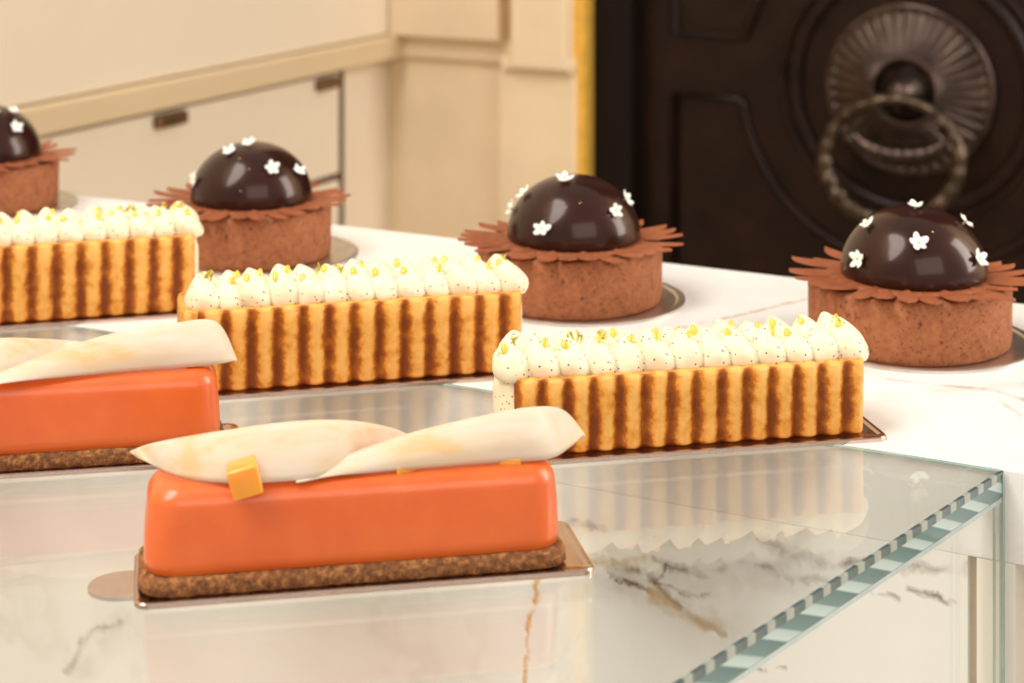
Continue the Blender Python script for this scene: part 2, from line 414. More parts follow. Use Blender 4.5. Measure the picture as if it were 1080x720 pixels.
# knocker
kn = thing('door_knocker', 'dark bronze ring knocker on a large fluted rosette on the carved door', 'door knocker', Vector((0, 0, 0)), 0)
kn.location = U*rc.x + N*(ND-0.001) + Vector((0, 0, rc.z)); kn.rotation_euler.z = RZ
def lathe_y(bm, prof, seg, f=None):
    rings = []
    for r, y in prof:
        if r < 1e-6: rings.append([bm.verts.new((0, y, 0))]); continue
        rings.append([bm.verts.new((r*cos(2*pi*i/seg), y-(f(r, 2*pi*i/seg) if f else 0), r*sin(2*pi*i/seg))) for i in range(seg)])
    for a, b in zip(rings[:-1], rings[1:]):
        for i in range(seg):
            j = (i+1) % seg
            if len(b) == 1: bm.faces.new((a[i], a[j], b[0]))
            else: bm.faces.new((a[i], a[j], b[j], b[i]))
RR = 0.084
bm = bmesh.new()
def fl(r, a):
    k = max(0, min(1, (r-0.03)/0.012))*max(0, min(1, (0.0805-r)/0.004)); return 0.0050*k*(0.3+0.7*r/RR)*(abs(cos(a*20))**0.8)
lathe_y(bm, [(RR+0.004, 0), (RR+0.004, -0.008), (RR+0.001, -0.012), (RR-0.003, -0.010), (0.078, -0.006)] + [(0.076-0.0023*i, -0.0065-0.0010*i) for i in range(20)] + [(0.030, -0.024), (0.027, -0.018), (0.024, -0.018), (0, -0.02)], 320, fl)
link('rosette', bm, M['iron'], kn)
bm = bmesh.new()
lathe_y(bm, [(0.021, -0.017), (0.024, -0.024), (0.021, -0.034), (0.013, -0.042), (0.010, -0.048), (0, -0.050)], 40)
link('boss', bm, M['iron'], kn)
# hinge eye and the ring hanging out of the wall plane
bm = bmesh.new()
tube(bm, [Vector((0, -0.042-0.009*sin(a), -0.004+0.010*cos(a))) for a in [2*pi*i/20 for i in range(20)]], 0.0035, 8, True)
link('eye', bm, M['wornbrass'], kn)
bm = bmesh.new(); pts = []; rr = []
n = 120; tilt = rad(18)
for i in range(n):
    a = 2*pi*i/n
    lx, lz = 0.068*sin(a), 0.062*cos(a)-0.062
    y = -0.052+lz*sin(tilt)*0.35
    pts.append(Vector((lx-0.006*(1-cos(a))*0.5, y, lz*cos(tilt)-0.004)))
    base = 0.0046+0.0034*(0.5-0.5*cos(a))
    rr.append(base*1.2*(1+0.10*cos(a*22)))
tube(bm, pts, rr, 12, True)
link('ring', bm, M['wornbrass'], kn)
bm = bmesh.new()                          # the carved crescent swelling at the ring's foot
pts = [Vector((0.050*sin(a), -0.040, -0.052-0.030*cos(a)+0.02)) for a in [rad(-75+150*i/30) for i in range(31)]]
tube(bm, pts, [0.002+0.008*sin(pi*i/30)*(1+0.12*cos(i*2.2)) for i in range(31)], 12)
link('leaf_mount', bm, M['iron'], kn)

# ================================================================== COUNTER
NG, NB = 0.6216, 0.838                   # glass/marble joint, back edge of the top
def rt(px, py, z=0): return tuple(room(P(px, py, z)))
def rw(px, py): return tuple(Rn(px, py, NG+0.001))
top_veins = [('tan', 0.0022, [rt(720, 345), rt(790, 330), rt(860, 312)]),
             ('grey', 0.0022, [rt(935, 400), rt(1010, 408), rt(1050, 412), rt(1090, 425)]),
             ('cloud', 0.008, [rt(990, 412), rt(1080, 405)]),
             ('grey', 0.0015, [rt(1040, 410), rt(1075, 440)]),
             ('cloud', 0.012, [rt(60, 215), rt(110, 225)]), ('tan', 0.002, [rt(380, 290), rt(470, 275)])]
bm = bmesh.new(); uc = rt(1058, 496)[0]
box(bm, -1.10, 0.75, NG+0.0008, NB, Z0-0.03, Z0, 0.0004)
M['marble_top'] = mat_marble('white_marble_top', (0.91, 0.885, 0.85), top_veins, 0.0, 0.010, fine=0.35)
cb = thing('marble_counter', 'white veined marble counter behind the glass case, four round chocolate tarts on top', 'counter', (0, 0, 0), RZ)
link('worktop', bm, M['marble_top'], cb, False)
ck = [rw(600, 575), rw(655, 600), rw(700, 610), rw(745, 640), rw(775, 665)]
wall_veins = [('cloud', 0.022, [rw(620, 590), rw(700, 610), rw(760, 650)]),
    ('brown', 0.0026, [rw(645, 588), rw(680, 600), rw(700, 625), rw(745, 655), rw(765, 668)]),
    ('grey', 0.0024, [rw(690, 585), rw(735, 600), rw(790, 590), rw(880, 612)]),
    ('cloud', 0.008, [rw(648, 590), rw(668, 612)]), ('brown', 0.0015, [rw(640, 600), rw(680, 622), rw(720, 636)]), ('brown', 0.0014, [rw(700, 590), rw(690, 612), rw(735, 622), rw(770, 612)]), ('tan', 0.004, [rw(690, 625), rw(725, 645), rw(760, 660)]),
    ('grey', 0.004, [rw(800, 560), rw(835, 580), rw(870, 590)]),
    ('cloud', 0.012, [rw(790, 600), rw(850, 590)]),
    ('grey', 0.0022, [rw(870, 592), rw(930, 600), rw(1010, 606), rw(1024, 590)]),
    ('brown', 0.0016, [rw(900, 618), rw(945, 636)]), ('brown', 0.0018, [rw(955, 622), rw(985, 630), rw(1005, 640)]),
    ('brown', 0.0016, [rw(800, 704), rw(825, 702)]),
    ('gold', 0.0018, [rw(566, 600), rw(562, 640), rw(553, 680), rw(548, 730)]),
    ('grey', 0.0024, [rw(140, 655), rw(100, 670), rw(85, 690), rw(72, 710)]), ('cloud', 0.010, [rw(135, 660), rw(85, 700)]),
    ('tan', 0.0016, [rw(370, 420), rw(420, 427), rw(480, 440)]), ('tan', 0.0018, [rw(790, 490), rw(860, 500), rw(960, 515)]),
    ('grey', 0.002, [rw(600, 550), rw(640, 555)]), ('tan', 0.0022, [rw(680, 585), rw(620, 592)])]
M['marble_wall'] = mat_marble('white_marble_veined', (0.92, 0.895, 0.86), wall_veins, 3.1, 0.016, fine=0.25)
us = Rn(1020, 560, NG).x
bm = bmesh.new(); box(bm, -1.05, us, NG+0.0008, NG+0.02, Z0-0.42, Z0-0.0300, 0.0001)
link('marble_panel', bm, M['marble_wall'], cb, False)
M['marble_plain'] = mat_marble('white_marble_trim', (0.90, 0.85, 0.76), [('grey', 0.004, [(us, NG, Z0-0.04), (us, NG, Z0-0.3)])], 7, fine=0.2)
bm = bmesh.new(); box(bm, us+0.0028, Rn(1070, 560, NG).x, NG+0.001, NG+0.02, Z0-0.42, Z0-0.0301, 0.0003); link('end_panel', bm, M['marble_plain'], cb, False)
M['joint'] = mat_plain('beige_joint', (0.50, 0.38, 0.26), 0.6)
bm = bmesh.new(); box(bm, us, us+0.0028, NG+0.004, NG+0.02, Z0-0.42, Z0-0.0302); link('joint', bm, M['joint'], cb, False)
bm = bmesh.new(); box(bm, -1.05, 0.70, NG+0.021, NB-0.02, 0.0, Z0-0.0302, 0.002); link('carcass', bm, M['marble_plain'], cb, False)
bm = bmesh.new(); box(bm, -1.05, 0.70, NG+0.0015, NG+0.02, 0.0, Z0-0.421); link('plinth', bm, M['marble_plain'], cb, False)

# glass case -------------------------------------------------------
case = thing('glass_display_case', 'clear glass display case with reflections painted as stripes on its green edge, flush with the marble counter', 'display case', (0, 0, 0), RZ)
TG = 0.008
C0 = room(P(1058.5, 496.5)); C0 = Vector((C0.x, NG-0.0006, Z0))
dw = Vector((-0.616, -0.788, 0)); de = Vector((dw.dot(U), dw.dot(N), 0)).normalized()
C1 = C0+de*0.52
left = -0.62
C2 = Vector((left, C1.y, Z0)); C3 = Vector((left, NG-0.0006, Z0))
poly = [C0, C1, C2, C3]
bm = bmesh.new(); inn = Vector((-de.y, de.x, 0))
if inn.x > 0: inn = -inn
tops = [bm.verts.new(p) for p in poly]; bm.faces.new(tops)
link('top_pane', bm, M['glass'], case, False)
bm = bmesh.new(); vs = [bm.verts.new(p-Vector((0, 0, 0.0034))) for p in poly]; bm.faces.new(vs)
link('ghost_reflection_plane', bm, M['glass_inner'], case, False)  # reflecting plane added inside the pane for the second, ghost reflection
bm = bmesh.new(); vs = [bm.verts.new(p-Vector((0, 0, TG))) for p in poly]; bm.faces.new(vs)
link('glass_underside', bm, M['glass_low'], case, False)
# edge with its reflections painted on as stripes (uv: x = metres along, y = 0..1 height) - a thin solid
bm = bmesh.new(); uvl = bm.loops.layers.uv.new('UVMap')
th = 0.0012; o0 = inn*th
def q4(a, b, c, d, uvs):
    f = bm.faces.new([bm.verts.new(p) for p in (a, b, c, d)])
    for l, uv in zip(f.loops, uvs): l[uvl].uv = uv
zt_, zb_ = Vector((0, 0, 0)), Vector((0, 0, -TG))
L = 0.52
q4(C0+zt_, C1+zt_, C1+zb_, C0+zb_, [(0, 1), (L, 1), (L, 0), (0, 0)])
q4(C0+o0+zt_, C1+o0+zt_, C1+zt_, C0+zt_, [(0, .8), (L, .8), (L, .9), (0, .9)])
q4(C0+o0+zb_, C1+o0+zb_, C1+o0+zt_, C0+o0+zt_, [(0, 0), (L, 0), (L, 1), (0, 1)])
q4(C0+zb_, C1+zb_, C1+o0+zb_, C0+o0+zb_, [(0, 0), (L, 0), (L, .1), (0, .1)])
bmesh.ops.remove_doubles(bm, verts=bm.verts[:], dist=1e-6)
link('painted_reflection_edge', bm, M['edge'], case, False)
# back arris of the top pane
bm = bmesh.new(); box(bm, left, C0.x-0.001, NG-0.0013, NG+0.0004, Z0-0.0008, Z0+0.0001, 0.0001); link('back_edge', bm, M['greenglass'], case, False)
# front pane under the slanted edge
bm = bmesh.new()
def obox(bm, a, b, t0, t1, z0, z1):
    pts = [a+inn*t0, b+inn*t0, b+inn*t1, a+inn*t1]
    return loft(bm, [[(p.x, p.y, z0) for p in pts], [(p.x, p.y, z1) for p in pts]])
obox(bm, C0+de*0.0016, C1, 0.0, 0.008, Z0-0.40, Z0-TG-0.0016)
link('front_pane', bm, M['glass'], case, False)
bm = bmesh.new(); obox(bm, C0+de*0.0016, C1, -0.0001, 0.0082, Z0-TG-0.0016, Z0-TG-0.0001); link('ground_bevel', bm, M['bevel'], case, False)
bm = bmesh.new(); obox(bm, C0-de*0.0002, C0+de*0.0012, -0.0004, 0.0009, Z0-0.40, Z0-0.001); link('pane_corner_edge', bm, M['greenglass'], case, False)
bm = bmesh.new(); obox(bm, C0+de*0.0056, C0+de*0.0062, 0.0002, 0.0010, Z0-0.40, Z0-TG-0.002); link('pane_corner_edge', bm, M['greenglass'], case, False)
bm = bmesh.new(); prism(bm, [(p.x, p.y-(0.0 if i in (1, 2) else 0.0005)) for i, p in enumerate(poly)], Z0-0.42, Z0-0.401, 'z'); link('base', bm, M['marble_plain'], case, False)
bm = bmesh.new(); prism(bm, [((C0+(C1-C0)*.04-de*0+inn*.05).x-0.02, NG-0.05), (C1+inn*0.05)[:2], (left+.03, C1.y+.03), (left+.03, NG-0.05)], 0.0, Z0-0.421, 'z'); link('plinth', bm, M['marble_plain'], case, False)

# ================================================================== BOARDS
def rect_board(name, fr_corner, ang, lx, ly, label, tab=False):
    """fr_corner: world point of the board's front right corner"""
    d = Vector((cos(ang), sin(ang), 0)); b = Vector((-sin(ang), cos(ang), 0))
    c = fr_corner - d*lx/2 + b*ly/2; c.z = Z0
    t = thing(name, label, 'cake board', c, ang, 'foil cake boards')
    bm = bmesh.new()
    L = [rrect(lx, ly, 0.004, 6), rrect(lx, ly, 0.004, 6), rrect(lx-0.0006, ly-0.0006, 0.0038, 6), rrect(lx-0.003, ly-0.003, 0.003, 6), rrect(lx-0.005, ly-0.005, 0.003, 6)]
    Z = [0.0, 0.0011, 0.0015, 0.0015, 0.0009]
    loft(bm, [[(x, y, z) for x, y in l] for l, z in zip(L, Z)])
    sharp(link('board', bm, M['rose'], t), 25)
    if tab:
        bm = bmesh.new(); pts = [(-lx/2+0.0005, 0.0095)]
        for k in range(17):
            a = pi/2+pi*k/16; pts.append((-lx/2-0.0030+0.0095*cos(a), 0.0095*sin(a)))
        pts.append((-lx/2+0.0005, -0.0095))
        pts = [(p[0], p[1]-0.003) for p in pts]
        loft(bm, [[(x, y, 0.0) for x, y in pts], [(x, y, 0.0009) for x, y in pts]])
        sharp(link('tab', bm, M['silver'], t), 25)
    return t, c

# ================================================================== GLAZED BARS
def spline(pts, n):
    """Catmull-Rom resample of 2D points"""
    out = []; m = len(pts)-1
    for i in range(n+1):
        t = i/n*m; k = min(int(t), m-1); f = t-k
        p0 = pts[max(k-1, 0)]; p1 = pts[k]; p2 = pts[k+1]; p3 = pts[min(k+2, m)]
        out.append(tuple(0.5*((2*p1[j])+(-p0[j]+p2[j])*f+(2*p0[j]-5*p1[j]+4*p2[j]-p3[j])*f*f+(-p0[j]+3*p1[j]-3*p2[j]+p3[j])*f**3) for j in range(2)))
    return out
def bar(name, centre, ang, label, sheets, cubes, seed):
    """centre: world point below the middle of the bar; local x along, y back"""
    t = thing(name, label, 'pastry', Vector((centre.x, centre.y, Z0+0.0009)), ang, 'glazed coral bars')
    inv = Matrix.Translation(t.location) @ Matrix.Rotation(ang, 4, 'Z'); inv.invert()
    rnd = random.Random(seed)
    # biscuit
    bm = bmesh.new(); loops = []
    for z, ins in ((0.0, 0.0012), (0.0008, 0.0), (0.0038, 0.0002), (0.0052, 0.0016)):
        l = rrect(0.1185-2*ins, 0.0335-2*ins, 0.0075, 10); 
        # densify
        ll = []
        for i, p in enumerate(l):
            q = l[(i+1) % len(l)]; d = math.hypot(q[0]-p[0], q[1]-p[1]); k = max(1, int(d/0.002))
            for j in range(k): ll.append((p[0]+(q[0]-p[0])*j/k, p[1]+(q[1]-p[1])*j/k))
        if not loops: L0 = len(ll)
        loops.append(ll)
    L0 = min(len(l) for l in loops)
    # same sampling count
    def resample(l, n):
        tot = [0.0]
        for i in range(len(l)): tot.append(tot[-1]+math.dist(l[i], l[(i+1) % len(l)]))
        out = []; k = 0
        for i in range(n):
            s = tot[-1]*i/n
            while tot[k+1] < s: k += 1
            f = (s-tot[k])/max(1e-9, tot[k+1]-tot[k]); a = l[k]; b = l[(k+1) % len(l)]
            out.append((a[0]+(b[0]-a[0])*f, a[1]+(b[1]-a[1])*f))
        return out
    rings = []
    for z, l in zip((0.0, 0.0010, 0.0040, 0.0052), loops):
        r_ = []
        for (x, y) in resample(l, 190):
            nn = mnoise.noise(Vector((x*350+seed, y*350, z*300)))*0.0006
            d = math.hypot(x, y); r_.append((x*(1+nn/ max(.02, abs(x)))*1.0, y*(1+nn/0.0165), z+(0.0003*mnoise.noise(Vector((x*500, y*500, seed))) if z > 0.003 else 0)))
        rings.append(r_)
    loft(bm, rings); link('biscuit_base', bm, M['biscuit'], t)
    # glazed body
    bm = bmesh.new(); lx, ly, h, z0 = 0.1155, 0.0295, 0.0232, 0.0048; rf = 0.0058
    prof = [(0.0, 0.0010), (0.0006, 0.0), (0.004, -0.0002), (0.012, 0.0002), (h-rf, 0.0008)]
    for k in range(1, 9): a = pi/2*k/8; prof.append((h-rf+rf*sin(a), 0.0008+rf*(1-cos(a))))
    loops = []
    for z, ins in prof:
        rcr = max(0.0095-ins*0.9, 0.0022)
        loops.append([(x, y, z0+z) for x, y in rrect(lx-2*ins, ly-2*ins, rcr, 12)])
    l = loops[-1]; loops.append([(x*0.93, y*0.55, z+0.0001) for x, y, z in l]); loops.append([(x*0.6, y*0.12, z+0.0001) for x, y, z in l])
    loft(bm, loops); link('glazed_body', bm, M['glaze'], t)
    ztop = z0+h
    # curls
    for (bot, top, yb, yt, bow) in sheets:
        n = 40; B = spline(bot, n); T = spline(top, n)
        bm = bmesh.new(); g = []
        nrm = inv.to_3x3()
        o = inv @ CAM
        def hit(px, py, y):
            d = nrm @ ray(px, py); return o + d*((y-o.y)/d.y)
        K = 8
        for i in range(n+1):
            y0 = yb(i/n) if callable(yb) else yb; dy = (yt(i/n) if callable(yt) else yt)-y0
            dd = nrm @ ray(*B[i]); bz = o + dd*((ztop+0.0006-o.z)/dd.z)
            ys = max(y0-0.0145, min(y0+0.008, bz.y)); b = hit(*B[i], ys); tt = hit(*T[i], ys+dy); row = []
            for k in range(K+1):
                f = k/K; p = b.lerp(tt, f); p.y += -bow*sin(pi*f)*sin(pi*min(1, max(0, i/n)))
                if p.z < ztop+0.0004 and abs(p.x) < lx/2-0.004 and p.y > -ly/2: p.z = ztop+0.0004
                row.append(bm.verts.new(p))
            g.append(row)
        for i in range(n):
            for k in range(K):
                try: bm.faces.new((g[i][k], g[i+1][k], g[i+1][k+1], g[i][k+1]))
                except Exception: pass
        so = link('chocolate_curl', bm, M['sheet'], t)
        md = so.modifiers.new('thickness', 'SOLIDIFY'); md.thickness = 0.0006; md.offset = -1
    for (px, py, s, rz, dz, rl) in cubes:
        dd = inv.to_3x3() @ ray(px, py); o = inv @ CAM; q = o + dd*((ztop-o.z)/dd.z); x, y = q.x, q.y
        bm = bmesh.new(); box(bm, -s/2, s/2, -s/2, s/2, 0, s, s*0.1, 3)
        co = link('jelly_cube', bm, M['jelly'], t, True, loc=(x, y, ztop+dz)); co.rotation_euler = (rad(4), rl, rz)
    return t

a1 = rad(11.0)
b1, c1 = rect_board('cake_board', P(629.5, 606), a1, 0.1265, 0.0385, 'foil cake board with a round tab under the frontmost coral glazed bar', True)
cc1 = c1 + Vector((-0.0028, 0.0, 0))
sheetA = ([(138, 475), (180, 500), (235, 509), (300, 508), (350, 500), (400, 482), (440, 463)],
          [(138, 475), (165, 466), (240, 453), (310, 444), (365, 443), (410, 450), (440, 462)], 0.002, 0.0095, 0.0015)
sheetB = ([(312, 507), (350, 502), (430, 495), (520, 488), (578, 484), (603, 470), (616, 457)],
          [(312, 506), (350, 486), (420, 460), (500, 440), (560, 429), (594, 432), (616, 456)], lambda s: -0.0035+0.003*s, lambda s: 0.001+0.004*s, 0.0022)
bar('coral_glazed_bar', cc1, a1, 'frontmost coral orange glazed bar on biscuit with two white chocolate curls', [sheetA, sheetB],
    [(262, 514, 0.0084, rad(-2), -0.0012, rad(-14)), (425, 493, 0.0062, rad(15), -0.0043, 0), (537, 485, 0.0065, rad(-8), -0.0046, 0)], 1)
b2, c2 = rect_board('cake_board', Vector((-0.0875, 0.6235, 0)), a1, 0.1265, 0.0385, 'foil cake board under the coral glazed bar cut by the left edge')
sheetC = ([(-10, 405), (60, 398), (140, 391), (200, 387), (235, 383), (250, 379)],
          [(-10, 396), (60, 369), (120, 351), (180, 341), (228, 339), (250, 378)], lambda s: -0.0035+0.003*s, lambda s: 0.001+0.004*s, 0.0022)
sheetD = ([(-175, 400), (-90, 402), (-10, 400), (50, 388), (90, 366)], [(-175, 398), (-90, 372), (-10, 357), (45, 357), (90, 360)], 0.002, 0.0095, 0.0015)
bar('coral_glazed_bar', c2 + Vector((-0.0018, 0, 0)), a1, 'coral orange glazed bar cut off by the left edge, behind the frontmost one', [sheetC, sheetD],
    [(205, 384, 0.0062, rad(5), -0.0043, 0), (-60, 420, 0.0084, rad(5), -0.0012, rad(-12))], 2)

# ================================================================== CREAM TARTLETS (fluted)
def blob(bm, c, sx, sy, sz, rx=0, ry=0, rz=0, sub=2):
    r = bmesh.ops.create_icosphere(bm, subdivisions=sub, radius=1.0)
    m = Matrix.Translation(c) @ Matrix.Rotation(rz, 4, 'Z') @ Matrix.Rotation(ry, 4, 'Y') @ Matrix.Rotation(rx, 4, 'X') @ Matrix.Diagonal((sx, sy, sz, 1))
    for v in r['verts']: v.co = m @ v.co
def dollop_mesh(rx, ry, h, rnd):
    bm = bmesh.new(); seg = 26; prof = []
    lean = (rnd.uniform(-0.0045, -0.0010), rnd.uniform(-0.001, 0.003)); ph = rnd.uniform(0, 6.28); tw = rnd.uniform(1.2, 2.2)
    T = [0, 0.12, 0.25, 0.38, 0.5, 0.62, 0.73, 0.83, 0.91, 0.97, 1.0]
    R = [0.9, 1.0, 1.03, 1.0, 0.93, 0.81, 0.64, 0.46, 0.29, 0.15, 0.0]
    rings = []
    for t, r in zip(T, R):
        ox, oy = lean[0]*t*t, lean[1]*t*t
        if r == 0: rings.append([bm.verts.new((ox, oy, h*t))]); continue
        ring = []
        for i in range(seg):
            a = 2*pi*i/seg; k = 1+0.06*cos(2*a+ph+tw*t*3)*(0.4+t)+0.03*cos(5*a+ph-tw*t*4)
            ring.append(bm.verts.new((ox+rx*r*k*cos(a), oy+ry*r*k*sin(a), h*t)))
        rings.append(ring)
    for a, b in zip(rings[:-1], rings[1:]):
        for i in range(seg):
            j = (i+1) % seg
            if len(b) == 1: bm.faces.new((a[i], a[j], b[0]))
            else: bm.faces.new((a[i], a[j], b[j], b[i]))
    bm.faces.new(rings[0][::-1])
    return bm, lean
def ridge(x):                     # 0 in the groove, 1 on the rounded rib
    f = x % 1.0; return (0.5-0.5*cos(2*pi*f))**0.75
def tartlet(name, Rf, ang, lx, hs, nfl, label, seed, pitch, wback=0.0, wl=0.031, dol=0.0098):
    """Rf: world point, front right bottom of the shell"""
    d = Vector((cos(ang), sin(ang), 0))
    t = thing(name, label, 'tart', Vector((Rf.x, Rf.y, Z0+0.0009))-d*lx/2, ang, 'fluted cream tartlets')
    rnd = random.Random(seed)
    bm = bmesh.new(); bk = bm.verts.layers.float.new('bake_shade')
    def wall(xa, xb, y_out, sgn):      # sgn -1: ribs towards -y
        n = int((xb-xa)/pitch*12); rows = []
        zs_ = [0, 0.0006, 0.0014, hs*0.25, hs*0.5, hs*0.75, hs-0.0014, hs-0.0004]
        for i in range(n+1):
            x = xa+(xb-xa)*i/n; rg = ridge((xb-x)/pitch+0.25); col = []
            curl = 0.0
            e = min(x-xa, xb-x)
            if e < 0.003: curl = 0.0022*(1-e/0.003)**2
            top = 0.0004*mnoise.noise(Vector((x*260, seed, sgn)))+0.0003*rg
            for zi, z in enumerate(zs_):
                flare = -0.0010*(1-z/hs)
                amp = 0.0026*(0.55 if zi == 0 else (0.9 if zi < 2 else 1.0))*(0.55 if zi == len(zs_)-1 else 1)
                off = rg*amp+flare-curl-(0.0006 if zi == 0 else 0)
                wob = 0.00018*mnoise.noise(Vector((x*300, z*300, seed)))
                v = bm.verts.new((x, y_out+sgn*(off+wob), z+(top if zi >= 6 else 0)))
                v[bk] = min(1, max(0, 1.08-1.05*rg))+(0.16 if zi < 2 else 0)-(0.15 if zi >= 6 else 0)  # browner grooves: toasting plus groove shade put into the colour
                col.append(v)
            # rim and inner face
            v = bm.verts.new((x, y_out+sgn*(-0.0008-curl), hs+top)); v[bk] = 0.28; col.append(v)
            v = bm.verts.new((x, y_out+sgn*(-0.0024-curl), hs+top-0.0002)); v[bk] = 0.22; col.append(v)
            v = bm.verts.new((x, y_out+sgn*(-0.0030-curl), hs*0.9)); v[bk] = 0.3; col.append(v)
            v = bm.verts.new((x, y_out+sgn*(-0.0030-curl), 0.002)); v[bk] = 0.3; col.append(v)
            rows.append(col)
        for a, b in zip(rows[:-1], rows[1:]):
            for k in range(len(a)-1): bm.faces.new((a[k], b[k], b[k+1], a[k+1]))
        bm.faces.new(rows[0]); bm.faces.new(rows[-1][::-1])
    wall(-lx/2-wback, lx/2, 0.0010, -1)
    wall(-lx/2-wback, lx/2, wl-0.0010, 1)
    if wback:                         # closed biscuit end with rounded corners
        xe = -lx/2-wback
        pts = [(xe+0.0045, -0.0012), (xe+0.0012, 0.0002), (xe-0.0006, 0.0036)]+[(xe-0.0009-0.0003*sin(k*pi/2), 0.0036+(wl-0.0072)*k/12) for k in range(1, 12)]+[(xe-0.0006, wl-0.0036), (xe+0.0012, wl-0.0002), (xe+0.0045, wl+0.0012)]
        inn_ = [(xe+0.0050, 0.0022), (xe+0.0038, 0.0030), (xe+0.0024, 0.0052)]+[(xe+0.0022, 0.0052+(wl-0.0104)*k/12) for k in range(1, 12)]+[(xe+0.0024, wl-0.0052), (xe+0.0038, wl-0.0030), (xe+0.0050, wl-0.0022)]
        lp = pts+inn_[::-1]; v0 = set(bm.verts)
        loft(bm, [[(x, y, 0.0) for x, y in lp], [(x, y, hs-0.0008) for x, y in lp], [(x*1.0, y, hs+0.0001) for x, y in lp]])
        for v in bm.verts:
            if v not in v0: v[bk] = 0.3
    r = box(bm, -lx/2-wback+0.001, lx/2-0.001, 0.003, wl-0.003, 0.0003, 0.003)
    for v in r['verts']: v[bk] = 0.5
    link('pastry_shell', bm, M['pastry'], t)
    # cream body, bulging past both open ends
    bm = bmesh.new(); nx, ny = 64, 14; rows = []
    xa, xb = (-lx/2-wback+0.0026 if wback else -lx/2-0.0042), lx/2+0.0028
    yc, hw = wl/2, wl/2-0.0032
    for i in range(nx+1):
        s = i/nx; x = xa+(xb-xa)*s
        e = min(1, min(s, 1-s)*(xb-xa)/0.006); k = math.sqrt(max(0, 1-(1-e)**2))
        ring = []
        for j in range(ny*2):
            a = 2*pi*j/(ny*2); cy, cz = cos(a), sin(a)
            sy = (abs(cy)**0.45)*(1 if cy >= 0 else -1); sz = (abs(cz)**0.45)*(1 if cz >= 0 else -1)
            outside = ((x < -lx/2 and not wback) or x > lx/2)
            nn = 1+0.10*mnoise.noise(Vector((x*260+seed*7, cy*2.2, cz*2.2))) if e < 1 or outside else 1
            zc, hz = (hs+0.004)/2, (hs+0.001)/2-0.0008
            ring.append((x, yc+hw*sy*(0.30+0.70*k)*nn, zc+hz*sz*(0.45+0.55*k)*nn))
        rows.append(ring)
    loft(bm, rows); link('cream_filling', bm, M['cream'], t)
    # dollops
    nd = int(round((lx+0.004+wback)/dol)); gi = 0
    for row, (yy, sc) in enumerate(((yc-0.0052, 1.0), (yc+0.0058, 0.95))):
        for i in range(nd):
            x = xa+0.0055+(xb-xa-0.0105)*(i+(0.0 if row == 0 else 0.35))/(nd-0.6 if row else nd-1)
            if x > xb-0.003: continue
            h = (0.0124+rnd.uniform(-0.0010, 0.0012))*sc
            bm, lean = dollop_mesh(dol*0.70, 0.0078, h, rnd)
            o = link('cream_dollop', bm, M['cream'], t, True, loc=(x, yy, hs-0.0016))
            if rnd.random() < 0.8:
                bm = bmesh.new(); sx = rnd.choice((-1, 1))
                blob(bm, Vector((lean[0]*.6+0.0014*sx, lean[1]*.6-0.0030, h*0.72)), 0.0016, 0.0011, 0.0040, rx=rad(-30), ry=rad(20*sx))
                link('lemon_gel', bm, M['gel'], o)
    # herb slivers
    for k in range(5 if seed != 3 else 6):
        x = xa+0.004+(xb-xa-0.008)*rnd.random() if k > 1 else (xa+0.006 if k == 0 else xb-0.008)
        bm = bmesh.new()
        for q in range(3):
            blob(bm, Vector((rnd.uniform(-.001, .001), rnd.uniform(-.001, .001), 0.0006+q*0.0006)), 0.0005, 0.0003, 0.0024, rx=rad(rnd.uniform(-70, 70)), ry=rad(rnd.uniform(-60, 60)), sub=1)
        link('herb_sliver', bm, M['herb'], t, True, loc=(x, yc-0.004, hs+0.0095))
    return t, d

def tart_set(Lp, Rp, L, hs, label, blabel, seed, pitch, wback=0.0):
    p, q = P(*Lp, 0.0009), P(*Rp, 0.0009); ang = math.atan2(q.y-p.y, q.x-p.x)
    d = Vector((cos(ang), sin(ang), 0)); b = Vector((-sin(ang), cos(ang), 0))
    length = L or (q-p).length
    tartlet('cream_tartlet', q, ang, length, hs, 13, label, seed, pitch, wback)
    fr = q + d*0.0062 - b*0.0062
    rect_board('cake_board', fr, ang, length+0.0135+wback, 0.0425, blabel)
tart_set((545, 483), (913, 457.5), None, 0.0250, 'golden fluted cream tartlet at right, nearest the glass corner', 'foil cake board under the cream tartlet at right, by the glass corner', 3, 0.00885)
tart_set((218, 415), (551, 391.5), None, 0.0298, 'golden fluted cream tartlet in the middle, its left end closed by a biscuit rim', 'foil cake board under the middle cream tartlet', 5, 0.0095, 0.008)
tart_set((0, 342), (206, 327.5), 0.130, 0.0318, 'golden fluted cream tartlet cut off by the left edge', 'foil cake board under the cream tartlet cut off by the left edge', 8, 0.0100)

# ================================================================== ROUND CHOCOLATE TARTS
def dome_r(z, R, Hd):
    s = max(0.0, min(1.0, z/Hd)); return R*math.sqrt(max(0, 1-s**2.0))*(1-0.03*s)
def petal_mesh(L, w, th, bend):
    bm = bmesh.new(); n = 10; up = []; 
    rows = []
    for i in range(n+1):
        s = i/n; x = L*s
        ww = w*(0.5+0.5*sin(pi/2*min(1, s/0.6)))*math.sqrt(max(0.0, 1-max(0, (s-0.6)/0.4)**1.7))
        ww = max(ww, 0.00025); z = bend*s*s
        rows.append([bm.verts.new((x, -ww, z)), bm.verts.new((x, 0, z+th*1.0+th*.2)), bm.verts.new((x, ww, z)), bm.verts.new((x, 0, z-th*0.2))])
        rows[-1][1].co.z = z+th
    for a, b in zip(rows[:-1], rows[1:]):
        for k in range(4): bm.faces.new((a[k], b[k], b[(k+1) % 4], a[(k+1) % 4]))
    bm.faces.new(rows[0]); bm.faces.new(rows[-1][::-1])
    return bm
